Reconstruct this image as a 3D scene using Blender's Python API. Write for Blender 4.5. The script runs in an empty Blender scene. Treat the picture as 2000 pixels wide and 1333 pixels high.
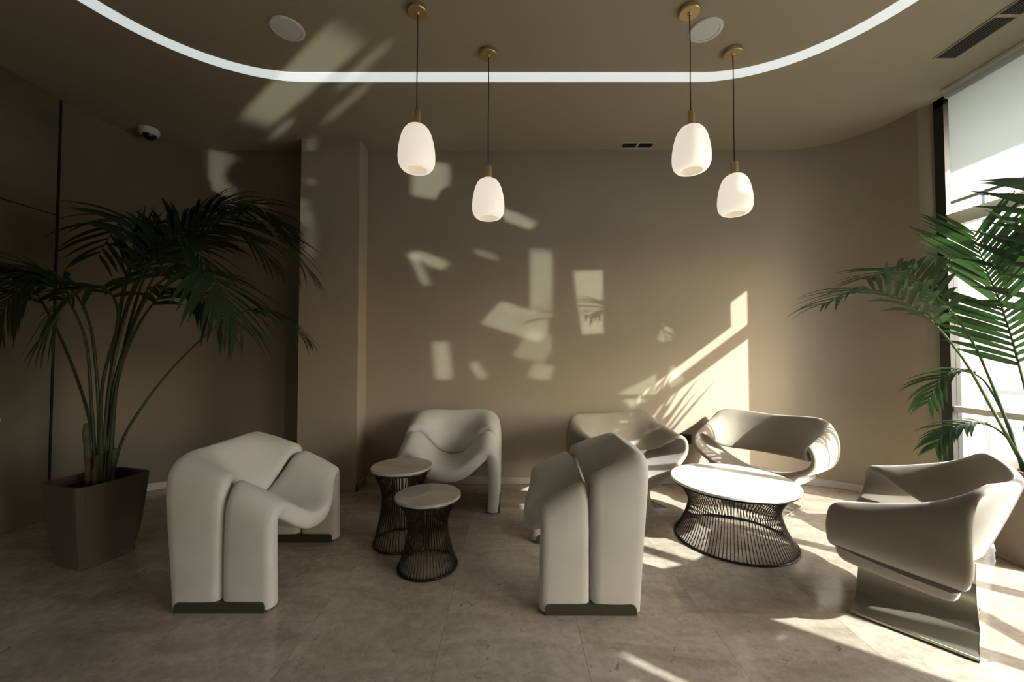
import bpy, math, random
from mathutils import Vector, Matrix
random.seed(7)
PI = math.pi
sc = bpy.context.scene
C = sc.collection

# ------------------------------------------------------------------ camera
cam_d = bpy.data.cameras.new('camera')
cam_d.sensor_width = 36.0
cam_d.lens = 14.0
cam_d.clip_start = 0.05
cam = bpy.data.objects.new('camera', cam_d)
C.objects.link(cam)
cam.location = (0, 0, 1.2)
cam.rotation_euler = (PI/2 + math.radians(1.58), 0, 0)
sc.camera = cam

# ------------------------------------------------------------------ world, sun, exposure
sc.view_settings.view_transform = 'Standard'
sc.view_settings.look = 'None'
sc.view_settings.gamma = 1.0
sc.view_settings.use_curve_mapping = False
sc.view_settings.exposure = 0.0
try:
    sc.cycles.caustics_reflective = False
    sc.cycles.caustics_refractive = False
    sc.cycles.sample_clamp_indirect = 6.0
    sc.cycles.max_bounces = 10
    sc.cycles.diffuse_bounces = 5
    sc.cycles.transparent_max_bounces = 24
except Exception:
    pass
SUN_DIR = Vector((-0.79, 0.615, -0.585)).normalized()      # the way the sunlight travels
w = bpy.data.worlds.new('world'); sc.world = w; w.use_nodes = True
nt = w.node_tree; nt.nodes.clear()
sky = nt.nodes.new('ShaderNodeTexSky'); sky.sky_type = 'NISHITA'; sky.sun_disc = False
sky.sun_elevation = math.radians(31); sky.sun_rotation = math.radians(132)
sky.air_density = 1.0; sky.dust_density = 2.5
bg = nt.nodes.new('ShaderNodeBackground'); bg.inputs['Strength'].default_value = 0.95
wo = nt.nodes.new('ShaderNodeOutputWorld')
nt.links.new(sky.outputs[0], bg.inputs[0]); nt.links.new(bg.outputs[0], wo.inputs[0])
sd = bpy.data.lights.new('sun', 'SUN'); sd.energy = 15.0; sd.angle = math.radians(0.6); sd.color = (.97, 1, .95)
sun = bpy.data.objects.new('sun', sd); C.objects.link(sun)
sun.rotation_euler = SUN_DIR.to_track_quat('-Z', 'Y').to_euler(); sun.location = (9, -6, 8)

def portal(name, loc, sx, sy, d_=(-1, 0, 0)):
    """marks a window opening so that the renderer samples the sky through it"""
    d = bpy.data.lights.new(name, 'AREA'); d.shape = 'RECTANGLE'; d.size = sx; d.size_y = sy; d.cycles.is_portal = True
    o = bpy.data.objects.new(name, d); C.objects.link(o); o.location = loc
    o.rotation_euler = Vector(d_).to_track_quat('-Z', 'Y').to_euler()
portal('window_portal', (3.27, 1.535, 1.54), 2.9, 3.08)
portal('side_window_portal', (3.27, -.86, 1.54), .9, 3.08)
portal('rear_window_portal', (-1.3, -3.25, .75), 1.2, 1.5, (0, 1, 0))

# added beam lamps outside the window stand in for sun bounced off the floor
def patch_lamp(T, slope, k, wd, ht, power, roll=0.0, spread=.7):
    """beam ending at T (metres): k = Y travelled per metre of X, slope = rise per metre run; the added lamp stands outside at x = 4.15"""
    dx = 4.15 - T[0]; run = dx*math.sqrt(1+k*k)
    src = Vector((4.15, T[1]-k*dx, T[2]-slope*run))
    d = (Vector(T)-src).normalized()
    l = bpy.data.lights.new('patch_lamp', 'AREA'); l.shape = 'RECTANGLE'; l.size = wd*k/math.sqrt(1+k*k); l.size_y = ht
    l.energy = power * l.size * ht; l.color = (.90, 1.0, .88); l.spread = math.radians(spread)
    o = bpy.data.objects.new('patch_lamp', l); C.objects.link(o); o.location = src
    o.rotation_euler = (d.to_track_quat('-Z', 'Y') @ Matrix.Rotation(math.radians(roll), 3, 'Z').to_quaternion()).to_euler()
G = 3.6
for T, sl, k, wd, ht, pw, rl_ in [
    ((-.757, 3.66, 2.80), .19, .647, .34, .34, 1.0, 0), ((.02, 3.66, 2.44), .13, .77, .40, .10, 1.0, -22),
    ((-.76, 3.66, 2.05), .10, .647, .34, .09, 1.0, -30), ((-.86, 3.66, 1.97), .09, .64, .07, .30, 1.0, 15),
    ((-.24, 3.66, 2.10), .10, .70, .22, .05, .5, -25),
    ((.27, 3.66, 1.84), .03, .80, .20, .62, .9, 0), ((.07, 3.66, 1.48), .0, .78, .60, .24, .9, -28), ((.22, 3.66, 1.25), .0, .79, .30, .26, .6, -20),
    ((.75, 3.66, 1.66), .02, .95, .29, .58, 1.1, 5), ((-.64, 3.66, 1.12), .0, .68, .15, .34, 1.0, 3), ((-.31, 3.66, 1.03), .0, .72, .09, .16, .8, 20),
    ((.27, 3.66, 1.02), .0, .83, .20, .14, .7, -15), ((1.42, 3.66, 1.38), .0, 1.0, .12, .17, 1.0, -10), ((1.28, 3.66, .88), .0, 1.2, .62, .16, .9, 34),
    ((-2.63, 3.62, 2.84), .147, .45, .26, .55, .9, 0), ((-2.28, 3.66, 2.62), .12, .46, .10, .48, .45, 0),
    ((-1.766, 3.46, 2.88), .18, .50, .07, .42, .45, 0), ((-1.766, 3.46, 2.26), .08, .50, .06, .46, .4, 0),
    ((-1.556, 2.72, 3.08), .23, .80, .46, .31, 1.7, 0), ((-1.93, 3.30, 3.08), .24, .86, .10, .09, 1.1, 0),
    ((-.99, 2.575, 3.08), .23, .86, .09, .13, 1.1, 0), ((-1.258, 2.966, 3.08), .23, .885, .07, .16, 1.0, 0)]:
    patch_lamp(T, sl, k, wd, ht, G*pw, rl_)

# ------------------------------------------------------------------ materials
def mat(name, col, rough=.6, metal=0., spec=.5, noise=None, bump=None, sheen=0., coat=0., emit=None, estr=0., trans=0.):
    m = bpy.data.materials.new(name); m.use_nodes = True
    nt = m.node_tree; b = nt.nodes['Principled BSDF']
    b.inputs['Base Color'].default_value = (*col, 1); b.inputs['Roughness'].default_value = rough
    b.inputs['Metallic'].default_value = metal; b.inputs['Specular IOR Level'].default_value = spec
    if sheen: b.inputs['Sheen Weight'].default_value = sheen; b.inputs['Sheen Roughness'].default_value = .4
    if coat: b.inputs['Coat Weight'].default_value = coat; b.inputs['Coat Roughness'].default_value = .05
    if emit: b.inputs['Emission Color'].default_value = (*emit, 1); b.inputs['Emission Strength'].default_value = estr
    if noise or bump:
        tc = nt.nodes.new('ShaderNodeTexCoord')
    if noise:       # (scale, amount, detail)
        n = nt.nodes.new('ShaderNodeTexNoise'); n.inputs['Scale'].default_value = noise[0]; n.inputs['Detail'].default_value = noise[2]
        nt.links.new(tc.outputs['Object'], n.inputs['Vector'])
        r = nt.nodes.new('ShaderNodeValToRGB')
        a = noise[1]
        r.color_ramp.elements[0].position = .3; r.color_ramp.elements[1].position = .7
        r.color_ramp.elements[0].color = (*[c*(1-a) for c in col], 1); r.color_ramp.elements[1].color = (*[min(1, c*(1+a)) for c in col], 1)
        nt.links.new(n.outputs['Fac'], r.inputs['Fac']); nt.links.new(r.outputs['Color'], b.inputs['Base Color'])
    if bump:        # (scale, strength, distance)
        n2 = nt.nodes.new('ShaderNodeTexNoise'); n2.inputs['Scale'].default_value = bump[0]; n2.inputs['Detail'].default_value = 3
        nt.links.new(tc.outputs['Object'], n2.inputs['Vector'])
        bp = nt.nodes.new('ShaderNodeBump'); bp.inputs['Strength'].default_value = bump[1]; bp.inputs['Distance'].default_value = bump[2]
        nt.links.new(n2.outputs['Fac'], bp.inputs['Height']); nt.links.new(bp.outputs['Normal'], b.inputs['Normal'])
    return m

M = {}
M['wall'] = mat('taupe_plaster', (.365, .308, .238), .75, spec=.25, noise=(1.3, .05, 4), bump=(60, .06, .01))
M['wallshade'] = mat('shaded_taupe_plaster', (.20, .17, .128), .75, spec=.25, noise=(1.3, .05, 4), bump=(60, .06, .01))  # wall plaster again, darkened to paint in the shade left of the column
M['ceil'] = mat('ceiling_paint', (.375, .32, .228), .7, spec=.25, noise=(.8, .03, 2))
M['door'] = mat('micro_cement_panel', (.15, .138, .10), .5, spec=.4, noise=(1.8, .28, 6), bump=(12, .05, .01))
M['base'] = mat('pale_stone', (.52, .48, .41), .3, noise=(6, .15, 5))
M['white'] = mat('white_plastic', (.72, .74, .69), .45)
M['whitemetal'] = mat('white_frame', (.75, .73, .66), .4)
M['blackframe'] = mat('black_aluminium', (.015, .013, .011), .45)
M['black'] = mat('black_plastic', (.012, .012, .010), .4)
M['dark'] = mat('shadow_gap', (.006, .006, .005), .8)
M['brass'] = mat('brushed_brass', (.70, .56, .32), .38, metal=1., bump=(140, .05, .002))
M['brassdk'] = mat('bronze', (.20, .15, .085), .34, metal=1.)
M['slat'] = mat('vent_slat', (.16, .135, .095), .6)
M['cord'] = mat('black_cord', (.012, .010, .008), .7)
M['cream'] = mat('cream_velvet', (.57, .558, .508), .85, spec=.2, noise=(5, .06, 5), sheen=.35, bump=(25, .06, .01))
M['greige'] = mat('greige_velvet', (.275, .24, .19), .7, spec=.25, noise=(4, .10, 5), sheen=.5, bump=(14, .10, .012))
M['olive'] = mat('olive_lacquer', (.045, .045, .026), .4)
M['plinth'] = mat('champagne_lacquer', (.30, .29, .22), .22, metal=.55, spec=.6, coat=.5)
M['wire'] = mat('bronze_wire', (.035, .028, .020), .32, metal=.8)
M['pot'] = mat('grey_brown_pot', (.085, .075, .062), .5, noise=(3, .12, 4))
M['potbrown'] = mat('brown_pot', (.22, .17, .125), .5, noise=(5, .15, 4))
M['soil'] = mat('potting_soil', (.02, .014, .009), .95, bump=(40, .6, .03))
M['trunk'] = mat('palm_sheath', (.10, .085, .04), .7, noise=(18, .45, 4), bump=(30, .4, .01))
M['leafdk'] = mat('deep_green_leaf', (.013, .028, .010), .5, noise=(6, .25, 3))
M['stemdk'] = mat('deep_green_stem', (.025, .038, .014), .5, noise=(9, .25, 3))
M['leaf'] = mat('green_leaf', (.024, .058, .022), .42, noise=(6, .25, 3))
M['stem'] = mat('green_stem', (.07, .12, .035), .5, noise=(9, .25, 3))
M['facade'] = mat('cream_render', (.52, .485, .40), .9, noise=(.7, .05, 3))
M['street'] = mat('street_paving', (.34, .34, .32), .8, noise=(3, .1, 4))
M['bluegrey'] = mat('blue_grey_panel', (.16, .21, .28), .4)
M['shade'] = mat('opal_glass', (.85, .80, .72), .25, emit=(1, .88, .74), estr=.68, spec=.4)
M['shadein'] = mat('opal_glass_inside', (.85, .8, .7), .4, emit=(1, .90, .77), estr=.22)
M['led'] = mat('led_diffuser', (.6, .6, .6), .4, emit=(.86, .93, .90), estr=.66)
M['tiletop'] = None

def leafify(m, amt=.35, col=(.10, .26, .03)):
    nt = m.node_tree; b = nt.nodes['Principled BSDF']; out = nt.nodes['Material Output']
    t = nt.nodes.new('ShaderNodeBsdfTranslucent'); t.inputs['Color'].default_value = (*col, 1)
    mx = nt.nodes.new('ShaderNodeMixShader'); mx.inputs[0].default_value = amt
    nt.links.new(b.outputs[0], mx.inputs[1]); nt.links.new(t.outputs[0], mx.inputs[2]); nt.links.new(mx.outputs[0], out.inputs['Surface'])
leafify(M['leaf'], .2, (.05, .11, .03)); leafify(M['leafdk'], .1, (.02, .05, .012))

def marble(name, c0, c1, c2, vein, rough=.16, rand=True, scale=1.0):
    m = bpy.data.materials.new(name); m.use_nodes = True
    nt = m.node_tree; N = nt.nodes; Lk = nt.links; b = N['Principled BSDF']
    g = N.new('ShaderNodeNewGeometry'); oi = N.new('ShaderNodeObjectInfo')
    ad = N.new('ShaderNodeVectorMath'); ad.operation = 'ADD'
    cx = N.new('ShaderNodeCombineXYZ'); mu = N.new('ShaderNodeMath'); mu.operation = 'MULTIPLY'; mu.inputs[1].default_value = 17.0 if rand else 0.0
    Lk.new(oi.outputs['Random'], mu.inputs[0]); Lk.new(mu.outputs[0], cx.inputs[2]); Lk.new(mu.outputs[0], cx.inputs[0])
    Lk.new(g.outputs['Position'], ad.inputs[0]); Lk.new(cx.outputs[0], ad.inputs[1])
    mp = N.new('ShaderNodeMapping'); mp.inputs['Rotation'].default_value = (0, 0, .75); mp.inputs['Scale'].default_value = (1.0*scale, 3.0*scale, 1)
    Lk.new(ad.outputs[0], mp.inputs[0])
    n1 = N.new('ShaderNodeTexNoise'); n1.inputs['Scale'].default_value = 1.6; n1.inputs['Detail'].default_value = 9; n1.inputs['Roughness'].default_value = .62; n1.inputs['Distortion'].default_value = .9
    Lk.new(mp.outputs[0], n1.inputs['Vector'])
    r1 = N.new('ShaderNodeValToRGB'); e = r1.color_ramp.elements
    e[0].position = .3; e[0].color = (*c0, 1); e[1].position = .72; e[1].color = (*c2, 1); x = e.new(.5); x.color = (*c1, 1)
    Lk.new(n1.outputs['Fac'], r1.inputs['Fac'])
    n2 = N.new('ShaderNodeTexNoise'); n2.inputs['Scale'].default_value = 5.5*scale; n2.inputs['Detail'].default_value = 8; n2.inputs['Roughness'].default_value = .7; n2.inputs['Distortion'].default_value = 2.2
    Lk.new(ad.outputs[0], n2.inputs['Vector'])
    r2 = N.new('ShaderNodeValToRGB'); e = r2.color_ramp.elements
    e[0].position = .485; e[0].color = (0, 0, 0, 1); e[1].position = .515; e[1].color = (0, 0, 0, 1); x = e.new(.5); x.color = (.55, .55, .55, 1)
    Lk.new(n2.outputs['Fac'], r2.inputs['Fac'])
    n4 = N.new('ShaderNodeTexNoise'); n4.inputs['Scale'].default_value = 3.1; Lk.new(ad.outputs[0], n4.inputs['Vector'])
    r4 = N.new('ShaderNodeValToRGB'); r4.color_ramp.elements[0].position = .45; r4.color_ramp.elements[1].position = .65
    Lk.new(n4.outputs['Fac'], r4.inputs['Fac'])
    mm = N.new('ShaderNodeMath'); mm.operation = 'MULTIPLY'; Lk.new(r2.outputs['Color'], mm.inputs[0]); Lk.new(r4.outputs['Color'], mm.inputs[1])
    mx = N.new('ShaderNodeMix'); mx.data_type = 'RGBA'; Lk.new(mm.outputs[0], mx.inputs['Factor']); Lk.new(r1.outputs['Color'], mx.inputs['A']); mx.inputs['B'].default_value = (*vein, 1)
    n5 = N.new('ShaderNodeTexNoise'); n5.inputs['Scale'].default_value = 26*scale; n5.inputs['Detail'].default_value = 8; n5.inputs['Roughness'].default_value = .7; Lk.new(ad.outputs[0], n5.inputs['Vector'])
    r5 = N.new('ShaderNodeMapRange'); r5.inputs['From Min'].default_value = .3; r5.inputs['From Max'].default_value = .7; r5.inputs['To Min'].default_value = .78 if rand else .93; r5.inputs['To Max'].default_value = 1.14 if rand else 1.03
    Lk.new(n5.outputs['Fac'], r5.inputs['Value'])
    m5 = N.new('ShaderNodeVectorMath'); m5.operation = 'SCALE'; Lk.new(mx.outputs['Result'], m5.inputs[0]); Lk.new(r5.outputs[0], m5.inputs['Scale'])
    n6 = N.new('ShaderNodeTexNoise'); n6.inputs['Scale'].default_value = 17*scale; n6.inputs['Detail'].default_value = 5; n6.inputs['Distortion'].default_value = 1.5; Lk.new(ad.outputs[0], n6.inputs['Vector'])
    r6 = N.new('ShaderNodeMapRange'); r6.inputs['From Min'].default_value = .66; r6.inputs['From Max'].default_value = .74; r6.inputs['To Min'].default_value = 0; r6.inputs['To Max'].default_value = .75 if rand else .2
    Lk.new(n6.outputs['Fac'], r6.inputs['Value'])
    m6 = N.new('ShaderNodeMix'); m6.data_type = 'RGBA'; Lk.new(r6.outputs[0], m6.inputs['Factor']); Lk.new(m5.outputs[0], m6.inputs['A']); m6.inputs['B'].default_value = (*vein, 1)
    hv = N.new('ShaderNodeHueSaturation'); Lk.new(m6.outputs['Result'], hv.inputs['Color'])
    mr = N.new('ShaderNodeMapRange'); mr.inputs['To Min'].default_value = .97 if rand else 1.; mr.inputs['To Max'].default_value = 1.03 if rand else 1.
    Lk.new(oi.outputs['Random'], mr.inputs['Value']); Lk.new(mr.outputs[0], hv.inputs['Value'])
    Lk.new(hv.outputs[0], b.inputs['Base Color'])
    b.inputs['Roughness'].default_value = rough; b.inputs['Specular IOR Level'].default_value = .5
    n3 = N.new('ShaderNodeTexNoise'); n3.inputs['Scale'].default_value = 2.5; n3.inputs['Detail'].default_value = 4; Lk.new(g.outputs['Position'], n3.inputs['Vector'])
    m3 = N.new('ShaderNodeMapRange'); m3.inputs['To Min'].default_value = rough*.7; m3.inputs['To Max'].default_value = rough*1.5
    Lk.new(n3.outputs['Fac'], m3.inputs['Value']); Lk.new(m3.outputs[0], b.inputs['Roughness'])
    return m
M['tile'] = marble('brown_marble', (.34, .285, .225), (.46, .395, .32), (.56, .49, .41), (.15, .11, .08), .10)
M['grout'] = mat('grout', (.42, .35, .28), .8)
M['top'] = marble('white_marble_top', (.60, .58, .53), (.66, .64, .59), (.70, .68, .63), (.42, .40, .36), .09, False, 1.6)
M['topdk'] = marble('grey_stone_top', (.36, .335, .29), (.42, .39, .34), (.47, .44, .38), (.25, .23, .2), .09, False, 1.6)

def glass_mat(name, tint, fac, refl=1.0):
    m = bpy.data.materials.new(name); m.use_nodes = True; nt = m.node_tree; nt.nodes.clear(); N = nt.nodes
    t = N.new('ShaderNodeBsdfTransparent'); t.inputs['Color'].default_value = (*tint, 1)
    g = N.new('ShaderNodeBsdfGlossy'); g.inputs['Roughness'].default_value = .02
    f = N.new('ShaderNodeLayerWeight'); f.inputs['Blend'].default_value = .5
    pw = N.new('ShaderNodeMath'); pw.operation = 'POWER'; pw.inputs[1].default_value = 5.0
    mu = N.new('ShaderNodeMath'); mu.operation = 'MULTIPLY_ADD'; mu.inputs[1].default_value = fac; mu.inputs[2].default_value = .04
    mx = N.new('ShaderNodeMixShader'); o = N.new('ShaderNodeOutputMaterial')
    nt.links.new(f.outputs['Facing'], pw.inputs[0]); nt.links.new(pw.outputs[0], mu.inputs[0]); nt.links.new(mu.outputs[0], mx.inputs[0])
    nt.links.new(t.outputs[0], mx.inputs[1]); nt.links.new(g.outputs[0], mx.inputs[2]); nt.links.new(mx.outputs[0], o.inputs[0])
    return m
M['glass'] = glass_mat('window_glass', (.97, .98, .975), .8)
def blind_mat():
    m = bpy.data.materials.new('blind_fabric'); m.use_nodes = True; nt = m.node_tree; nt.nodes.clear(); N = nt.nodes
    d = N.new('ShaderNodeBsdfDiffuse'); d.inputs[0].default_value = (.74, .75, .70, 1)
    t = N.new('ShaderNodeBsdfTranslucent'); t.inputs[0].default_value = (.66, .71, .72, 1)
    tr = N.new('ShaderNodeBsdfTransparent'); tr.inputs[0].default_value = (.9, .95, .97, 1)
    a = N.new('ShaderNodeMixShader'); a.inputs[0].default_value = .55
    b = N.new('ShaderNodeMixShader'); b.inputs[0].default_value = .10
    o = N.new('ShaderNodeOutputMaterial')
    nt.links.new(d.outputs[0], a.inputs[1]); nt.links.new(t.outputs[0], a.inputs[2])
    nt.links.new(a.outputs[0], b.inputs[1]); nt.links.new(tr.outputs[0], b.inputs[2]); nt.links.new(b.outputs[0], o.inputs[0])
    return m
M['blind'] = blind_mat()

# ------------------------------------------------------------------ helpers
class MB:
    def __init__(s): s.v = []; s.f = []
    def add(s, vs, fs):
        o = len(s.v); s.v += [tuple(v) for v in vs]; s.f += [tuple(i+o for i in f) for f in fs]; return s
    def box(s, x0, x1, y0, y1, z0, z1):
        vs = [(x, y, z) for x in (x0, x1) for y in (y0, y1) for z in (z0, z1)]
        return s.add(vs, [(0, 1, 3, 2), (4, 6, 7, 5), (0, 4, 5, 1), (2, 3, 7, 6), (0, 2, 6, 4), (1, 5, 7, 3)])
    def lathe(s, prof, n=48, close=False, c=(0, 0)):
        vs = []; fs = []; k = len(prof)
        for i in range(n):
            a = 2*PI*i/n
            for r, z in prof: vs.append((c[0]+r*math.cos(a), c[1]+r*math.sin(a), z))
        for i in range(n):
            j = (i+1) % n
            for q in range(k-1 if not close else k):
                q2 = (q+1) % k
                fs.append((i*k+q, j*k+q, j*k+q2, i*k+q2))
        return s.add(vs, fs)
    def tube(s, pts, rad, n=8, caps=True, closed=False):
        pts = [Vector(p) for p in pts]; m = len(pts)
        rs = rad if isinstance(rad, (list, tuple)) else [rad]*m
        up = None; vs = []
        for i, p in enumerate(pts):
            if closed: t = (pts[(i+1) % m] - pts[i-1]).normalized()
            else: t = (pts[min(i+1, m-1)] - pts[max(i-1, 0)]).normalized()
            if up is None:
                up = Vector((0, 0, 1)) if abs(t.z) < .9 else Vector((1, 0, 0))
            a = (up - t*up.dot(t)).normalized(); up = a; b = t.cross(a)
            for k in range(n):
                an = 2*PI*k/n; vs.append(p + (a*math.cos(an) + b*math.sin(an))*rs[i])
        fs = []
        for i in range(m if closed else m-1):
            i2 = (i+1) % m
            for k in range(n):
                k2 = (k+1) % n; fs.append((i*n+k, i*n+k2, i2*n+k2, i2*n+k))
        if caps and not closed:
            fs.append(tuple(range(n-1, -1, -1))); fs.append(tuple((m-1)*n+k for k in range(n)))
        return s.add(vs, fs)
    def mesh(s, name, m, smooth=False, angle=None):
        me = bpy.data.meshes.new(name); me.from_pydata([tuple(v) for v in s.v], [], s.f); me.update()
        me.materials.append(m)
        if smooth:
            me.polygons.foreach_set('use_smooth', [True]*len(me.polygons))
            if angle: me.set_sharp_from_angle(angle=math.radians(angle))
        return me
    def obj(s, name, m, parent=None, smooth=False, angle=None, loc=None):
        o = bpy.data.objects.new(name, s.mesh(name, m, smooth, angle)); C.objects.link(o)
        if parent: o.parent = parent
        if loc: o.location = loc
        return o
def bevel(o, wd=.004, seg=2):
    b = o.modifiers.new('bevel', 'BEVEL'); b.width = wd; b.segments = seg; b.limit_method = 'ANGLE'
    return o
def tag(o, label=None, cat=None, group=None, kind=None):
    if label: o['label'] = label
    if cat: o['category'] = cat
    if group: o['group'] = group
    if kind: o['kind'] = kind
    return o
def thing(name, label, cat, loc=(0, 0, 0), rz=0, group=None):
    o = bpy.data.objects.new(name, None); C.objects.link(o); o.location = loc; o.rotation_euler = (0, 0, rz)
    return tag(o, label, cat, group)
def struct(o): o['kind'] = 'structure'; return o
def dup(src, loc, rz, label):
    r = src.copy(); C.objects.link(r); r.location = loc; r.rotation_euler = (0, 0, rz); r['label'] = label
    for ch in [c for c in bpy.data.objects if c.parent == src]:
        c = ch.copy(); C.objects.link(c); c.parent = r
        for g in [x for x in bpy.data.objects if x.parent == ch]:
            d = g.copy(); C.objects.link(d); d.parent = c
    return r
def catmull(P, n, closed=False):
    P = [Vector(p) for p in P]; m = len(P); out = []
    segs = m if closed else m-1
    tot = n
    for i in range(tot):
        t = i/(tot if closed else tot-1)*segs; k = min(int(t), segs-1); u = t-k
        g = (lambda j: P[j % m]) if closed else (lambda j: P[max(0, min(m-1, j))] if 0 <= j < m else (P[0]*2-P[1] if j < 0 else P[-1]*2-P[-2]))
        a, b, c, d = g(k-1), g(k), g(k+1), g(k+2)
        out.append(.5*((2*b) + (c-a)*u + (2*a-5*b+4*c-d)*u*u + (3*b-a-3*c+d)*u**3))
    return out
def padded(S, T, th, bulge=0., closed=False, r=None, wave=None):
    """loft a cushion whose cross-section is a rounded slab between the edge curves S and T"""
    mb = MB(); n = len(S); prev = None; vs = []; ring = None
    for i in range(n):
        s, t = S[i], T[i]
        if closed: u = ((S[(i+1) % n]+T[(i+1) % n]) - (S[i-1]+T[i-1])).normalized()
        else:
            a, b = max(i-1, 0), min(i+1, n-1); u = ((S[b]+T[b]) - (S[a]+T[a])).normalized()
        v = (t-s); L = v.length; vd = v/L
        nr = u.cross(vd).normalized()
        thk = th(i/(n-1)) if callable(th) else th
        rr = (r or thk*.48); rr = min(rr, thk*.499, L*.45)
        mid = (s+t)/2; hw = L/2; ht = thk/2
        pts = []
        NB = 8
        for sgn in (1, -1):
            for k in range(NB+1):
                x = (-1+2*k/NB)*(hw-rr)*(-sgn)
                pts.append((x, sgn*(ht + bulge*(1-(x/hw)**2)) ))
            # corner after this face
            cxx = -sgn*(hw-rr); cyy = sgn*(ht-rr)
            for k in range(1, 5):
                an = k*PI/5
                pts.append((cxx + (-sgn)*rr*math.sin(an)*1.0, cyy*1.0 + 0 if False else sgn*(ht)*math.cos(an)))
        if ring is None: ring = len(pts)
        for x, y in pts: vs.append(mid + vd*x + nr*y)
    fs = []
    for i in range(n if closed else n-1):
        i2 = (i+1) % n
        for k in range(ring):
            k2 = (k+1) % ring; fs.append((i*ring+k, i*ring+k2, i2*ring+k2, i2*ring+k))
    if not closed:
        fs.append(tuple(range(ring-1, -1, -1))); fs.append(tuple((n-1)*ring+k for k in range(ring)))
    mb.add(vs, fs); return mb
def extrude_path(path, z0, z1, th, m, name, side=1):
    """vertical wall along a plan polyline, th thick on its outer side"""
    mb = MB(); n = len(path); off = []
    for i in range(n):
        a = Vector(path[max(i-1, 0)]); b = Vector(path[min(i+1, n-1)]); t = (b-a).normalized()
        nn = Vector((-t.y, t.x))*side; off.append((path[i][0]+nn.x*th, path[i][1]+nn.y*th))
    vs = []
    for i in range(n):
        for (x, y) in (path[i], off[i]):
            vs.append((x, y, z0)); vs.append((x, y, z1))
    fs = []
    for i in range(n-1):
        a = 4*i; b = 4*i+4
        fs += [(a, b, b+1, a+1), (a+2, a+3, b+3, b+2), (a+1, b+1, b+3, a+3), (a, a+2, b+2, b)]
    fs += [(0, 1, 3, 2), (4*n-4, 4*n-2, 4*n-1, 4*n-3)]
    mb.add(vs, fs)
    return mb.obj(name, m, smooth=True, angle=25)

H = 3.08
XL, XR, YB, YF = -3.385, 3.13, 3.66, -3.0

# ------------------------------------------------------------------ shell
fl = struct(MB().box(XL-.2, 3.34, YF-.1, YB+.2, -.12, -.004).obj('floor', M['grout']))
TS = .585; gx0 = -1.466 - TS*4; gy0 = 1.86 - TS*9
tile_mesh = None
tm = MB().box(-TS/2+.0006, TS/2-.0006, -TS/2+.0006, TS/2-.0006, -.012, 0).mesh('tile', M['tile'])
for i in range(12):
    for j in range(13):
        cx_, cy_ = gx0+(i+.5)*TS, gy0+(j+.5)*TS
        if cx_-TS/2 > 3.3 or cy_ - TS/2 > YB+.1 or cy_+TS/2 < YF or cx_+TS/2 < XL: continue
        o = bpy.data.objects.new('tile', tm); C.objects.link(o); o.parent = fl; o.location = (cx_, cy_, 0)

arcL = [(-2.65-.735*math.sin(a), 2.925+.735*math.cos(a)) for a in [PI/2*k/20 for k in range(20, -1, -1)]]
arcR = [(2.50+.63*math.sin(a), 3.03+.63*math.cos(a)) for a in [PI/2*k/18 for k in range(0, 19)]]
back_path = arcL + [(-1.0, YB), (1.0, YB)] + arcR
struct(extrude_path(arcL + [(-1.84, YB)], 0, H, .16, M['wallshade'], 'wall_corner'))  # recess shade is carried by this section's darker colour
struct(extrude_path([(-1.84, YB), (1.0, YB)] + arcR, 0, H, .16, M['wall'], 'wall_back'))
struct(MB().box(XL-.16, XL, YF, 2.93, 0, H).obj('wall_left', M['wall']))
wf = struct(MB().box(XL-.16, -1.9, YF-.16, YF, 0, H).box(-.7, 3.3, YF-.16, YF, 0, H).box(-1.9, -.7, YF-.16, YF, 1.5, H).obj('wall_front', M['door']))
w3 = struct(MB().box(-1.9, -1.84, YF-.12, YF-.05, 0, 1.5).box(-.76, -.7, YF-.12, YF-.05, 0, 1.5).box(-1.84, -.76, YF-.12, YF-.05, 1.44, 1.5).box(-1.33, -1.27, YF-.12, YF-.05, 0, 1.44).obj('window_3', M['blackframe']))
for a, b in ((-1.84, -1.33), (-1.27, -.76)): MB().box(a, b, YF-.09, YF-.084, 0.005, 1.44).obj('pane', M['glass'], w3)
# window wall: return beside the glass, pier between the two windows, far pier
wr = struct(MB().add([(3.13, 3.03, 0), (3.20, 2.95, 0), (3.45, 2.95, 0), (3.45, 3.2, 0), (3.13, 3.2, 0),
    (3.13, 3.03, H), (3.20, 2.95, H), (3.45, 2.95, H), (3.45, 3.2, H), (3.13, 3.2, H)],
    [(4, 3, 2, 1, 0), (5, 6, 7, 8, 9), (0, 1, 6, 5), (1, 2, 7, 6), (2, 3, 8, 7), (3, 4, 9, 8), (4, 0, 5, 9)]).obj('wall_right', M['wall']))
pr = MB().box(3.13, 3.36, -.43, .12, 0, H).obj('pier', M['wall'], wr)
pr2 = MB().box(3.13, 3.36, YF, -1.3, 0, H).obj('pier', M['wall'], wr)
ce = struct(MB().box(XL-.16, 3.5, YF-.16, YB+.16, H, H+.12).obj('ceiling', M['ceil']))
struct(MB().box(-1.855, -1.34, 3.46, YB+.05, 0, H).obj('trim_1', M['wall']))
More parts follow.
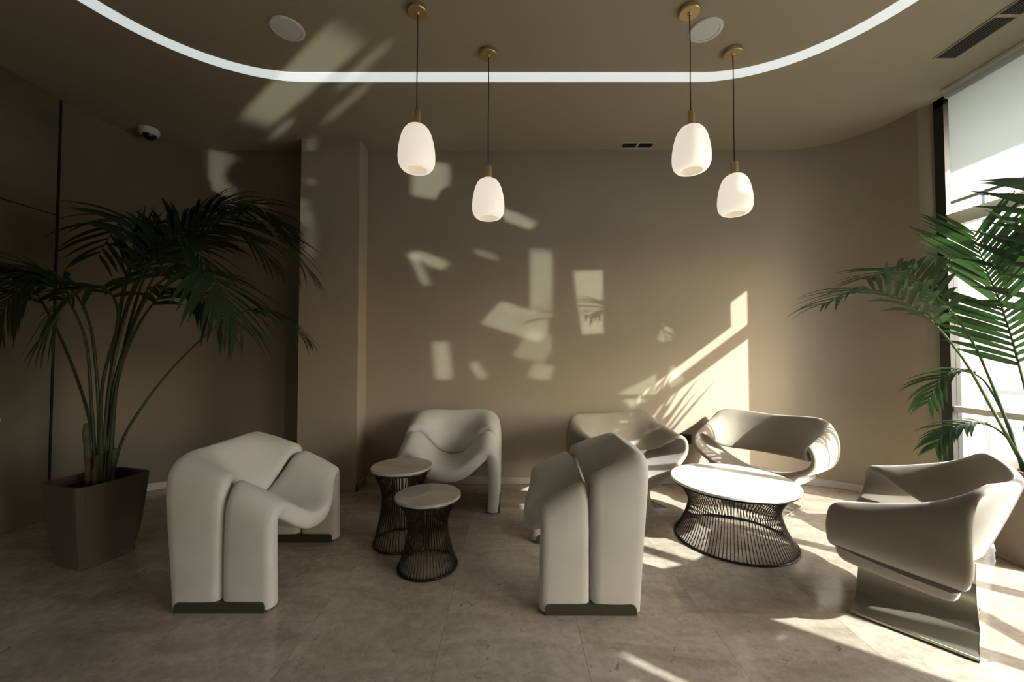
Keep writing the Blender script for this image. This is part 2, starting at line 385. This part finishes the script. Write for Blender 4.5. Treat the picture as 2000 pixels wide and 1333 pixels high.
# baseboards
bb = [(x*1.0, y) for x, y in back_path]
ins = []
n = len(bb)
for i in range(n):
    a = Vector(bb[max(i-1, 0)]); b = Vector(bb[min(i+1, n-1)]); t = (b-a).normalized(); ins.append((bb[i][0]+t.y*.012, bb[i][1]-t.x*.012))
def seg(path, xa, xb):
    out = [p for p in path if xa < p[0] < xb]
    return out
left_in = [p for p in ins if p[0] < -1.9]; left_in.append((-1.857, YB-.012))
right_in = [(-1.338, YB-.012)] + [p for p in ins if p[0] > -1.3]
struct(extrude_path(left_in, .002, .064, .014, M['base'], 'baseboard_left'))
struct(extrude_path(right_in, .002, .064, .014, M['base'], 'baseboard_back'))
struct(MB().box(-1.87, -1.328, 3.446, 3.46, .002, .064).box(-1.34, -1.328, 3.446, 3.65, .002, .064).obj('baseboard_column', M['wall']))

# left wall: tall pivot door leaf with a panel above it
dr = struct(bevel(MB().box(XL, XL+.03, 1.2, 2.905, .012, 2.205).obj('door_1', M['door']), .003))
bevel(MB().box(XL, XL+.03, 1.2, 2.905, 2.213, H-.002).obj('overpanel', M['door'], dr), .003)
MB().box(XL, XL+.028, 2.91, 2.925, 0, H-.002).obj('shadow_gap', M['dark'], dr)
hb = MB().tube([(XL+.03, 2.44, .87), (XL+.075, 2.44, .87), (XL+.085, 2.445, .87), (XL+.085, 2.62, .87)], .011, 10)
hb.lathe([(.0, 0), (.001, 0)], 4)
dh = MB().tube([(XL+.028, 2.44, .76), (XL+.08, 2.44, .76)], .010, 10).tube([(XL+.08, 2.43, .76), (XL+.08, 2.58, .76)], .011, 10)
dh.obj('door_handle', M['white'], dr, smooth=True, angle=40)

# ------------------------------------------------------------------ window
def window(name, y0, y1, mull):
    wo_ = struct(MB().box(3.17, 3.24, y1-.07, y1, 0, H).box(3.17, 3.24, y0, y0+.05, 0, H).box(3.17, 3.24, y0, y1, 0, .04).box(3.17, 3.24, y0, y1, H-.06, H).obj(name, M['blackframe']))
    for ym in mull: MB().box(3.17, 3.24, ym-.03, ym+.03, .04, H-.06).obj('mullion', M['blackframe'], wo_)
    ys = [y0+.05] + [v for m_ in mull for v in (m_-.03, m_+.03)] + [y1-.07]
    for a, b in zip(ys[::2], ys[1::2]):
        MB().box(3.18, 3.23, a, b, .77, .81).obj('transom', M['whitemetal'], wo_)
        MB().box(3.175, 3.235, a, b, 2.11, 2.20).obj('transom', M['whitemetal'], wo_)
        for z0, z1 in ((.04, .77), (.81, 2.11), (2.20, H-.06)):
            MB().box(3.203, 3.209, a, b, z0, z1).obj('pane', M['glass'], wo_)
    return wo_
window('window_1', .12, 2.95, (.59, 1.475))
window('window_2', -1.3, -.43, (-.61,))
def blind(y0, y1, zb, label):
    t = thing('roller_blind', label, 'blind', (3.12, (y0+y1)/2, zb))
    hl = (y1-y0)/2; ht = H-zb
    MB().box(-.0012, .0012, -hl, hl, .012, ht-.05).obj('blind_fabric', M['blind'], t)
    bevel(MB().box(-.007, .007, -hl, hl, -.006, .014).obj('bottom_bar', M['whitemetal'], t), .003)
    mb = MB(); N_ = 20; vs = []
    mb.tube([(0.0, -hl-.005, ht-.036), (0.0, hl+.005, ht-.036)], .030, 20)
    mb.obj('roller', M['blind'], t, smooth=True, angle=40)
    bevel(MB().box(-.037, -.031, -hl-.01, hl+.01, ht-.030, ht-.001).obj('top_rail', M['white'], t), .002)
    return t
blind(.14, 2.80, 2.255, 'white translucent roller blind pulled a third down the street window')
b2 = blind(-1.28, -.45, 1.99, 'white roller blind on the second window beyond the pier')

# ------------------------------------------------------------------ outside
tag(MB().box(3.5, 40, -40, 40, -.25, -.15).obj('street', M['street']), kind='structure')
eb = struct(MB().box(3.36, 3.97, -4.5, 4.5, 3.10, 3.25).obj('trim_2', M['facade']))      # canopy slab above the shop front
bd = thing('street_building', 'cream rendered building across the street seen through the window', 'building', (10, 9.0, -.15))
MB().box(-5.2, 14, 0, 4, 0, 14).obj('wall', M['facade'], bd)
for k in range(7):
    for q in range(4):
        x = -4.2+2.5*k; z = 3.6+3*q
        f_ = MB().box(x-.06, x+1.16, -.05, .02, z-.06, z+1.66).obj('window', M['bluegrey'], bd)
        MB().box(x, x+1.1, -.06, -.045, z, z+1.6).obj('pane', M['white'], f_)
MB().box(-5.22, 14.02, -.05, .01, 0, .55).obj('plinth', M['bluegrey'], bd)
rl = thing('street_railing', 'white metal railing on the pavement outside the glass', 'railing', (4.3, 3.6, -.15))
for k in range(10): MB().box(-.02+.0, .02, -.9+.3*k-.02, -.9+.3*k+.02, 0, 1.0).obj('post', M['whitemetal'], rl)
MB().box(-.025, .025, -.95, 1.85, .98, 1.02).obj('handrail', M['whitemetal'], rl)

# ------------------------------------------------------------------ ceiling fittings
def stadium(inner):
    r = .9+inner; pts = []
    cx1, cx0, cyb, cyf = 1.27, -1.42, 1.77, -1.6
    for k in range(33): a = PI/2*k/32; pts.append((cx1+r*math.sin(a), cyb+r*math.cos(a)))
    for k in range(33): a = PI/2+PI/2*k/32; pts.append((cx1+r*math.sin(a), cyf+r*math.cos(a)))
    for k in range(33): a = PI+PI/2*k/32; pts.append((cx0+r*math.sin(a), cyf+r*math.cos(a)))
    for k in range(33): a = 1.5*PI+PI/2*k/32; pts.append((cx0+r*math.sin(a), cyb+r*math.cos(a)))
    return pts
A_, B_ = stadium(-.047), stadium(.047)
n = len(A_)
led = MB().add([(x, y, H-.004) for x, y in A_]+[(x, y, H-.004) for x, y in B_]+[(x, y, H-.0006) for x, y in A_]+[(x, y, H-.0006) for x, y in B_],
    [(i, (i+1) % n, n+(i+1) % n, n+i) for i in range(n)]+[(i, 2*n+i, 2*n+(i+1) % n, (i+1) % n) for i in range(n)]+[(n+i, n+(i+1) % n, 3*n+(i+1) % n, 3*n+i) for i in range(n)])
tag(led.obj('light_strip', M['led']), 'long white light strip curving in a rounded loop across the ceiling', 'ceiling light')

def speaker(x, y, label):
    t = thing('ceiling_speaker', label, 'speaker', (x, y, H), group='round ceiling speakers')
    MB().lathe([(.0, 0), (.093, 0), (.093, -.004), (.088, -.009), (.074, -.009), (.074, -.006)], 48).obj('trim_ring', M['white'], t, smooth=True, angle=30)
    MB().lathe([(.074, -.002), (.073, -.0065), (.05, -.0085), (.0005, -.009)], 48).obj('grille', M['white'], t, smooth=True, angle=60)
speaker(-1.305, 2.262, 'round white ceiling speaker nearer the tall palm in the dark corner')
speaker(1.13, 2.272, 'round white ceiling speaker beside the pendant canopies nearer the window')

def slot_vent(name, x, y, L, W, nslat, label, mfr, mslat, along='y'):
    t = thing(name, label, 'air vent', (x, y, H), 0 if along == 'y' else PI/2)
    fr = .010
    bevel(MB().box(-W/2-fr, -W/2, -L/2-fr, L/2+fr, -.006, 0).box(W/2, W/2+fr, -L/2-fr, L/2+fr, -.006, 0).box(-W/2, W/2, -L/2-fr, -L/2, -.006, 0).box(-W/2, W/2, L/2, L/2+fr, -.006, 0).obj('frame', mfr, t), .0015)
    MB().box(-W/2, W/2, -L/2, L/2, -.002, 0).obj('backing', M['dark'], t)
    for k in range(nslat):
        xx = -W/2+(k+.5)*W/nslat
        MB().box(xx-.002, xx+.002, -L/2, L/2, -.0055, -.0025).obj('slat', mslat, t)
slot_vent('slot_vent', 2.765, 2.335, .31, .125, 6, 'far section of the linear slot vent above the street window, dark slots', M['ceil'], M['slat'])
slot_vent('slot_vent', 2.765, 1.68, .96, .125, 6, 'near section of the linear slot vent above the street window, running out over the chairs', M['ceil'], M['slat'])
slot_vent('small_vent', 1.065, 3.567, .085, .125, 3, 'small black ceiling vent at the back wall, farther from the window', M['base'], M['black'])
slot_vent('small_vent', 1.212, 3.567, .085, .125, 3, 'small black ceiling vent at the back wall, nearer the window', M['base'], M['black'])

t = thing('dome_camera', 'white dome security camera on the ceiling above the tall palm', 'camera', (-3.06, 3.31, H))
MB().lathe([(.0, 0), (.068, 0), (.07, -.01), (.066, -.042), (.052, -.052), (.046, -.052)], 36).obj('housing', M['white'], t, smooth=True, angle=35)
MB().lathe([(.048, -.048), (.044, -.066), (.03, -.084), (.012, -.092), (.0005, -.093)], 32).obj('dome', M['black'], t, smooth=True)

def pendant(x, y, ztop, label, first=None):
    t = thing('pendant_lamp', label, 'lamp', (x, y, H), group='opal pendant lamps')
    MB().lathe([(.0005, 0), (.052, 0), (.0535, -.003), (.0535, -.024), (.051, -.027), (.012, -.027), (.010, -.034), (.006, -.036), (.0005, -.036)], 40).obj('canopy', M['brass'], t, smooth=True, angle=35)
    d = H-ztop
    MB().tube([(0, 0, -.03), (.0012, 0, -d*.3), (-.001, .001, -d*.6), (0, 0, -d+.07)], .0032, 8).obj('cord', M['cord'], t, smooth=True)
    MB().lathe([(.0005, -d+.078), (.019, -d+.078), (.0205, -d+.074), (.0205, -d-.004), (.018, -d-.006)], 32).obj('socket', M['brass'], t, smooth=True, angle=35)
    pr = [(.019, 0), (.036, -.003), (.054, -.014), (.070, -.034), (.082, -.062), (.091, -.098), (.0975, -.138), (.100, -.175), (.098, -.205), (.090, -.228), (.077, -.243), (.063, -.249), (.056, -.247)]
    MB().lathe([(r, z-d) for r, z in pr], 56).obj('shade', M['shade'], t, smooth=True)
    MB().lathe([(.056, -.247-d), (.060, -.235-d), (.066, -.20-d), (.06, -.12-d), (.0005, -.10-d)], 40).obj('inner_diffuser', M['shadein'], t, smooth=True)
    return t
pendant(-.517, 2.13, 2.432, 'opal glass pendant lamp hanging higher, nearest the tall palm')
pendant(-.147, 2.44, 2.275, 'opal glass pendant lamp hanging low, smallest looking, over the small wire tables')
pendant(.972, 2.13, 2.427, 'opal glass pendant lamp hanging higher, beside the ceiling speaker nearer the window')
pendant(1.375, 2.43, 2.297, 'opal glass pendant lamp hanging lower, nearest the street window')

# ------------------------------------------------------------------ wall fittings
t = thing('wall_socket', 'black double power socket on the back wall between the two far ribbon chairs', 'socket', (1.572, YB, .405))
bevel(MB().box(-.064, .064, -.010, 0, -.042, .042).obj('plate', M['black'], t), .003)
for dx in (-.012, .034):
    MB().add(*(lambda m_: (m_.v, m_.f))((lambda m_: m_)(MB().tube([(dx, -.0105, 0), (dx, -.0135, 0)], .017, 20)))).obj('outlet', M['dark'], t)
MB().box(-.05, -.036, -.013, -.0095, -.02, .02).obj('switch', M['dark'], t)
t = thing('wall_socket', 'small single dark socket low in the shaded recess beside the column', 'socket', (-1.97, YB, .36))
bevel(MB().box(-.03, .03, -.009, 0, -.035, .035).obj('plate', M['black'], t), .003)
MB().tube([(0, -.0095, 0), (0, -.0125, 0)], .017, 20).obj('outlet', M['dark'], t)

# ------------------------------------------------------------------ cream two-piece lounge chairs
def mirror_path(half):      # floor -> centre for x>0, then mirrored
    return half + [(-x, y, z) for x, y, z in half[-2::-1]]
def make_cream_chair():
    t = thing('lounge_chair', '', 'chair')
    # centre-line edges: rear seam R, outer edge T of the back piece; seam S and front edge F of the seat piece
    Rr = [(.342, .002, .012), (.346, .002, .20), (.345, .003, .40), (.336, .006, .50), (.308, .014, .562), (.262, .040, .545), (.205, .068, .47), (.13, .105, .385), (.06, .125, .35), (0, .13, .34)]
    Tt = [(.342, .235, .012), (.348, .245, .20), (.350, .262, .42), (.345, .275, .55), (.322, .287, .628), (.275, .295, .668), (.20, .302, .682), (.12, .306, .686), (.06, .308, .687), (0, .308, .687)]
    Ss = [(.342, .0, .012), (.346, .0, .20), (.345, .0, .39), (.336, .002, .485), (.308, .006, .540), (.260, .030, .530), (.202, .058, .450), (.13, .095, .367), (.06, .116, .332), (0, .121, .322)]
    Ff = [(.342, -.235, .012), (.345, -.232, .18), (.344, -.228, .34), (.334, -.227, .400), (.300, -.230, .422), (.250, -.243, .400), (.185, -.265, .352), (.12, -.283, .312), (.06, -.293, .293), (0, -.296, .288)]
    n = 84
    tf = lambda q: .078+.022*math.sin(PI*q)**2
    bk = padded(catmull(mirror_path(Rr), n), catmull(mirror_path(Tt), n), tf, .008, r=.020)
    bk.obj('back_cushion', M['cream'], t, smooth=True, angle=70)
    se = padded(catmull(mirror_path(Ss), n), catmull(mirror_path(Ff), n), lambda q: .074+.012*math.sin(PI*q)**2, .006, r=.020)
    se.obj('seat_cushion', M['cream'], t, smooth=True, angle=70)
    for s in (-1, 1):
        prof = []
        y0, y1, hh, rr = -.208, .208, .050, .026
        prof = [(y0, .002), (y1, .002), (y1, hh-rr)] + [(y1-rr+rr*math.cos(a), hh-rr+rr*math.sin(a)) for a in [PI/2*k/6 for k in range(1, 7)]] + [(y0+rr-rr*math.sin(a), hh-rr+rr*math.cos(a)) for a in [PI/2*k/6 for k in range(0, 7)]]
        xo, xi = s*.392, s*.2885
        k = len(prof)
        mb = MB().add([(xo, y, z) for y, z in prof]+[(xi, y, z) for y, z in prof], [tuple(range(k)) if s < 0 else tuple(range(k-1, -1, -1)), tuple(range(k, 2*k)) if s > 0 else tuple(range(2*k-1, k-1, -1))]+[(i, (i+1) % k, k+(i+1) % k, k+i) for i in range(k)])
        mb.obj('skid_plate', M['olive'], t)
    return t
cr = make_cream_chair()
cr['group'] = 'cream two-piece lounge chairs'
cr['label'] = 'cream velvet lounge chair facing the small wire tables, beside the tall palm'
cr.location = (-1.345, 2.25, 0); cr.rotation_euler = (0, 0, PI/2)
dup(cr, (.36, 2.235, 0), -PI/2, 'cream velvet lounge chair seen side-on with its back to the large wire table')
dup(cr, (-.485, 3.205, 0), 0, 'cream velvet lounge chair facing forward against the back wall')

# ------------------------------------------------------------------ ribbon chairs
def make_ribbon():
    t = thing('ribbon_chair', '', 'chair', group='greige ribbon chairs')
    A = [(0, .215, .40), (.17, .20, .40), (.30, .14, .405), (.365, .02, .435), (.385, -.10, .50), (.415, -.19, .56), (.455, -.235, .555), (.475, -.25, .495), (.45, -.255, .43), (.36, -.27, .375), (.18, -.30, .305), (0, -.32, .28)]
    B = [(0, .335, .725), (.16, .32, .733), (.28, .29, .742), (.39, .25, .745), (.465, .22, .715), (.505, .205, .65), (.52, .20, .56), (.51, .20, .47), (.465, .195, .395), (.36, .185, .33), (.19, .165, .27), (0, .155, .245)]
    full = lambda P: P + [(-x, y, z) for x, y, z in P[-2:0:-1]]
    n = 120
    mb = padded(catmull(full(A), n, True), catmull(full(B), n, True), .040, .004, closed=True)
    mb.obj('ribbon_shell', M['greige'], t, smooth=True, angle=80)
    # seat cushion pad under the ribbon front: stretched underside down to the plinth
    prof = [(.245, .004), (.245, .018), (.20, .021), (.14, .030), (.095, .055), (.070, .10), (.062, .16), (.070, .215), (.095, .250), (.13, .268)]
    ys = [-.205, -.2, .2, .205]
    mb = MB(); vs = []; fs = []
    full_ = prof + [(-x, z) for x, z in reversed(prof)]
    k = len(full_)
    for y in (-.205, .205):
        for x, z in full_: vs.append((x, y*(.98 if z > .1 else 1), min(z, .272)))
    fs = [(i, i+1, k+i+1, k+i) for i in range(k-1)] + [(k-1, 0, k, 2*k-1)]
    h = k//2
    for i in range(h-1):
        fs.append((i, i+1, k-2-i, k-1-i)); fs.append((k+i+1, k+i, k+k-1-i, k+k-2-i))
    mb.add(vs, fs)
    o = mb.obj('plinth', M['plinth'], t, smooth=True, angle=40); bevel(o, .003)
    # slung seat pad that sags between ribbon and plinth
    S = catmull([(.35, -.245, .365), (.27, -.25, .295), (.12, -.255, .245), (0, -.255, .235), (-.12, -.255, .245), (-.27, -.25, .295), (-.35, -.245, .365)], 40)
    T = catmull([(.36, .165, .310), (.28, .155, .255), (.12, .145, .218), (0, .14, .208), (-.12, .145, .218), (-.28, .155, .255), (-.36, .165, .310)], 40)
    padded(S, T, lambda q: .045+.035*math.sin(PI*q), .008).obj('seat_sling', M['greige'], t, smooth=True, angle=70)
    return t
rb = make_ribbon()
rb.scale = (.93, .93, .96)
rb['label'] = 'greige ribbon chair in the foreground by the window, seen from its side'
rb.location = (1.85, 1.86, 0); rb.rotation_euler = (0, 0, math.atan2(-.65, -.76))
r2 = dup(rb, (1.945, 3.15, 0), math.atan2(-.80, .60), 'greige ribbon chair at the back wall behind the large wire table')
r3 = dup(rb, (.90, 3.13, 0), math.atan2(.44, .90), 'greige ribbon chair at the back wall half hidden by the side-on cream chair')

r2.scale = (.87, .87, .94); r3.scale = (.87, .87, .94)

# ------------------------------------------------------------------ wire tables
def wire_table(loc, ht, rt, rbm, rw, fw, nw, wr_, mtop, label, group=None):
    t = thing('wire_table', label, 'table', loc, group=group)
    zt = ht-.018
    def r_of(z):
        q = z/zt
        if q < fw: u = 1-q/fw; return rw+(rbm-rw)*(u**1.55)
        u = (q-fw)/(1-fw); return rw+(rt-.012-rw)*(u**1.75)
    MB().lathe([(.0005, zt), (rt-.006, zt), (rt, zt+.004), (rt, ht-.003), (rt-.003, ht), (.0005, ht)], 96).obj('tabletop', mtop, t, smooth=True, angle=30)
    pts = [(r_of(zt*k/14), 0, max(.006, zt*k/14)) for k in range(15)]
    wm = MB().tube(pts, wr_, 6).mesh('wire', M['wire'], True)
    for k in range(nw):
        o = bpy.data.objects.new('wire', wm); C.objects.link(o); o.parent = t; o.rotation_euler = (0, 0, 2*PI*k/nw)
    circ = lambda r, z: [(r*math.cos(2*PI*k/72), r*math.sin(2*PI*k/72), z) for k in range(72)]
    MB().tube(circ(rbm, .0075), .007, 8, closed=True).obj('base_ring', M['wire'], t, smooth=True)
    MB().tube(circ(rt-.012, zt-.006), .006, 8, closed=True).obj('top_ring', M['wire'], t, smooth=True)
    MB().tube(circ(rw-.004, zt*fw), .003, 6, closed=True).obj('waist_ring', M['wire'], t, smooth=True)
    return t
wire_table((1.425, 2.60, 0), .378, .372, .350, .262, .60, 104, .0026, M['top'], 'large low wire table with a white marble top among the ribbon chairs')
wire_table((-.70, 2.555, 0), .479, .190, .170, .118, .62, 54, .0032, M['topdk'], 'small round wire table, taller and farther of the stone-topped pair', 'small wire side tables')
wire_table((-.473, 2.27, 0), .40, .183, .163, .108, .62, 54, .0032, M['topdk'], 'small round wire table, lower and nearer of the stone-topped pair', 'small wire side tables')

# ------------------------------------------------------------------ potted palms
def pot_mesh(w0, w1, h, t, m):
    mb = MB(); vs = []; N_ = 40
    def sq(w, z):
        out = []
        for k in range(N_):
            a = 2*PI*(k+.5)/N_; c, s = math.cos(a), math.sin(a); p = 7.0
            r = w/2/((abs(c)**p+abs(s)**p)**(1/p)); out.append((r*c, r*s, z))
        return out
    lv = [(w0*.96, .0), (w0, .006), (w0*1.0, .018), (w0*.97, .024), (w0*.985, .04)]
    for k in range(1, 11):
        q = k/10; lv.append((w0*.985+(w1-w0*.985)*(q**.62), .04+(h-.04)*q))
    lv += [(w1-.03, h), (w1-.036, h-.05), (w1-.06, h-.09)]
    for wv, z in lv: vs += sq(wv, z)
    n = len(lv)
    fs = [(i*N_+k, i*N_+(k+1) % N_, (i+1)*N_+(k+1) % N_, (i+1)*N_+k) for i in range(n-1) for k in range(N_)]
    fs.append(tuple(range(N_-1, -1, -1)))
    mb.add(vs, fs); mb.obj('pot', m, t, smooth=True, angle=28)
    mb = MB(); v2 = sq(w1-.045, h-.045); mb.add(v2+[(0, 0, h-.038)], [(k, (k+1) % N_, N_) for k in range(N_)]); mb.obj('soil', M['soil'], t)
def leaflet(mb, base, d, side_n, L, wd, droop, xmax):
    """one lanceolate leaflet, folded along its midrib"""
    n = 6; p = Vector(base); dirv = Vector(d).normalized(); vs = []; g = Vector((0, 0, -1))
    for i in range(n+1):
        q = i/n; wv = wd*(math.sin(PI*min(1, .12+q*.95))**.75)*(1 if q < .999 else .02)
        sd_ = dirv.cross(side_n)
        if sd_.length < 1e-4: sd_ = Vector((1, 0, 0))
        sd_.normalize(); up = sd_.cross(dirv).normalized()
        for a, b in ((-1, .25), (0, 0), (1, .25)):
            v = p + sd_*a*wv/2 + up*b*wv/2
            v.x = min(v.x, xmax); v.x = max(v.x, -3.33); v.z = max(v.z, .02)
            vs.append(v)
        dirv = (dirv + g*droop*(.25+q)).normalized(); p = p + dirv*(L/n)
    fs = []
    for i in range(n):
        a = 3*i; fs += [(a, a+1, a+4, a+3), (a+1, a+2, a+5, a+4)]
    mb.add(vs, fs)
def palm(loc, rz, pot_dim, potm, leafm, stemm, label, fronds, Lmax, wd, droop, xmax, trunks, up=.22, extra=()):
    t = thing('potted_palm', label, 'plant', loc, rz)
    inv = Matrix.Translation(Vector(loc)) @ Matrix.Rotation(rz, 4, 'Z'); inv = inv.inverted()
    pot_mesh(*pot_dim, t, potm)
    for (a, b, r0, r1) in trunks:
        a = inv @ Vector(a); b = inv @ Vector(b)
        pts = [a.lerp(b, k/6)+Vector((random.uniform(-.004, .004), random.uniform(-.004, .004), 0)) for k in range(7)]
        MB().tube(pts, [r0+(r1-r0)*k/6+(.003 if k % 2 else 0) for k in range(7)], 10).obj('trunk', M['trunk'], t, smooth=True)
    rest = MB()
    for fi, (pts, start, npair, lsc, dr_) in enumerate(list(fronds)+list(extra)):
        P = catmull(pts, 60); Pl = [inv @ p for p in P]
        radii = [.0095*(1-.82*(k/59)) for k in range(60)]
        fr = MB().tube(Pl, radii, 7).obj('frond', stemm, t, smooth=True)
        for side in (-1, 1):
            for k in range(npair):
                q = start + (1-start)*(k+.5*(side > 0))/(npair-.3); q = min(q, .995)
                f = q*59; i = min(int(f), 58); p = P[i].lerp(P[i+1], f-i); tg = (P[i+1]-P[i]).normalized()
                hz = tg.cross(Vector((0, 0, 1)))
                if hz.length < .25: hz = Vector((.4, -1, 0))
                hz.normalize(); upv = hz.cross(tg).normalized()
                rel = (q-start)/(1-start)
                fwd = .55+.75*rel
                d = hz*side*1.0 + tg*fwd + upv*(up+random.uniform(-.12, .18))
                L = Lmax*lsc*(math.sin(PI*(.17+.70*rel))**.8)*random.uniform(.85, 1.1)
                mb = MB(); leaflet(mb, p, d+Vector((random.uniform(-.08, .08), random.uniform(-.08, .08), 0)), upv, L, wd*random.uniform(.8, 1.15)*(1-.3*rel), dr_*droop*random.uniform(.7, 1.3), xmax)
                mb.v = [inv @ Vector(v) for v in mb.v]
                if fi < len(fronds): mb.obj('leaflet', leafm, fr, smooth=True)
                else: rest.add(mb.v, mb.f)
    if rest.v: tag(rest.obj('leaflets', leafm, t, smooth=True), kind='stuff')
    return t
left_fronds = [
 ([(-2.46, 2.38, 0.42), (-2.48, 2.36, 0.86), (-2.5, 2.33, 1.28), (-2.56, 2.25, 1.54), (-2.67, 2.15, 1.62), (-2.8, 2.05, 1.43)], .52, 20, 1.0, 1.),
 ([(-2.43, 2.4, 0.42), (-2.44, 2.42, 1.01), (-2.31, 2.45, 1.67), (-2.04, 2.5, 2.0), (-1.65, 2.55, 2.05), (-1.32, 2.6, 1.73)], .46, 26, 1.1, 1.),
 ([(-2.42, 2.42, 0.42), (-2.38, 2.48, 0.72), (-2.2, 2.6, 1.11), (-1.95, 2.75, 1.44), (-1.73, 2.85, 1.49), (-1.49, 2.9, 1.29)], .66, 13, .65, 1.2),
 ([(-2.43, 2.38, 0.42), (-2.42, 2.4, 0.98), (-2.4, 2.45, 1.54), (-2.41, 2.55, 1.95), (-2.61, 2.65, 2.1), (-2.93, 2.8, 1.88)], .50, 17, .85, 1.),
 ([(-2.37, 2.36, 0.42), (-2.27, 2.3, 1.05), (-2.02, 2.2, 1.51), (-1.75, 2.15, 1.65), (-1.55, 2.1, 1.55), (-1.43, 2.1, 1.33)], .48, 20, .9, 1.),
 ([(-2.38, 2.33, 0.42), (-2.31, 2.25, 0.99), (-2.13, 2.15, 1.39), (-2.07, 2.0, 1.53), (-2.11, 1.9, 1.46), (-2.17, 1.85, 1.27)], .5, 13, .75, 1.),
 ([(-2.4, 2.4, 0.42), (-2.41, 2.45, 1.1), (-2.31, 2.55, 1.82), (-2.14, 2.7, 2.16), (-1.92, 2.85, 2.27), (-1.71, 3.0, 2.16)], .5, 22, 1.0, 1.),
 ([(-2.48, 2.42, 0.42), (-2.6, 2.44, 0.87), (-2.8, 2.45, 1.33), (-2.96, 2.42, 1.62), (-3.05, 2.3, 1.70), (-3.12, 2.15, 1.55)], .5, 16, .9, 1.),
]
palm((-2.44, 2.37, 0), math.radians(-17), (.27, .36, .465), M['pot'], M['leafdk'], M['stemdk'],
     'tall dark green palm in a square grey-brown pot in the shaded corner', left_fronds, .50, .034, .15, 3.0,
     [((-2.47, 2.36, .41), (-2.50, 2.35, .78), .020, .012), ((-2.40, 2.38, .41), (-2.37, 2.39, .62), .026, .016), ((-2.43, 2.35, .41), (-2.42, 2.34, .6), .018, .012)], .0,
     [([(-2.41, 2.38, 0.42), (-2.42, 2.42, 0.98), (-2.29, 2.5, 1.61), (-2.11, 2.55, 1.92), (-1.85, 2.6, 2.0), (-1.61, 2.65, 1.81)], .46, 24, 1.0, 1.1),
      ([(-2.43, 2.38, 0.42), (-2.4, 2.38, 0.98), (-2.32, 2.4, 1.47), (-2.17, 2.4, 1.78), (-2.02, 2.4, 1.88), (-1.83, 2.4, 1.72)], .5, 20, .9, 1.1),
      ([(-2.44, 2.38, 0.42), (-2.47, 2.38, 0.98), (-2.51, 2.35, 1.41), (-2.64, 2.3, 1.64), (-2.76, 2.25, 1.6), (-2.89, 2.2, 1.34)], .5, 20, .9, 1.1),
      ([(-2.43, 2.4, 0.42), (-2.38, 2.4, 0.98), (-2.26, 2.4, 1.35), (-2.08, 2.4, 1.57), (-1.89, 2.4, 1.53), (-1.73, 2.4, 1.32)], .5, 16, .7, 1.1),
      ([(-2.43, 2.4, 0.42), (-2.42, 2.4, 0.98), (-2.37, 2.4, 1.47), (-2.35, 2.45, 1.8), (-2.27, 2.5, 1.97), (-2.19, 2.6, 2.04)], .5, 18, .7, .8)])
right_fronds = [
 ([(2.97, 2.3, 0.5), (3.0, 2.32, 0.86), (2.96, 2.34, 1.19), (2.91, 2.36, 1.47), (2.83, 2.36, 1.68), (2.72, 2.33, 1.90)], .36, 26, 1.3, .2),
 ([(2.93, 2.28, 0.5), (2.79, 2.32, 0.86), (2.65, 2.36, 1.19), (2.46, 2.4, 1.45), (2.23, 2.45, 1.58), (1.95, 2.46, 1.5)], .52, 16, 1.1, .9),
 ([(2.92, 2.29, 0.5), (2.94, 2.38, 0.79), (2.90, 2.45, 1.02), (2.82, 2.5, 1.08), (2.71, 2.52, 1.03), (2.62, 2.52, 0.88)], .50, 12, .6, 1.2),
 ([(2.93, 2.28, 0.5), (2.98, 2.4, 0.67), (2.94, 2.47, 0.75), (2.84, 2.5, 0.75), (2.74, 2.52, 0.70), (2.66, 2.52, 0.60)], .40, 16, .55, 1.1),
 ([(2.99, 2.3, 0.5), (3.01, 2.33, 0.98), (2.99, 2.28, 1.4), (2.96, 2.2, 1.73), (2.98, 2.1, 1.9), (3.0, 2.0, 1.82)], .42, 16, 1.05, .5),
 ([(2.97, 2.33, 0.5), (2.92, 2.4, 0.91), (2.83, 2.46, 1.29), (2.65, 2.5, 1.58), (2.46, 2.5, 1.71), (2.24, 2.48, 1.66)], .52, 16, .9, .7),
 ([(2.98, 2.26, 0.5), (2.96, 2.2, 0.94), (2.93, 2.12, 1.4), (2.86, 2.02, 1.75), (2.74, 1.95, 1.98), (2.58, 1.90, 2.02)], .45, 17, .95, .6),
]
palm((2.95, 2.27, 0), math.radians(0), (.24, .31, .54), M['potbrown'], M['leaf'], M['stem'],
     'bright green palm in a brown pot beside the street window', right_fronds, .40, .036, .16, 3.09,
     [((2.99, 2.31, .49), (3.0, 2.32, .86), .020, .014), ((2.93, 2.26, .49), (2.90, 2.26, .78), .020, .012), ((2.96, 2.24, .49), (2.97, 2.22, .70), .016, .012)])
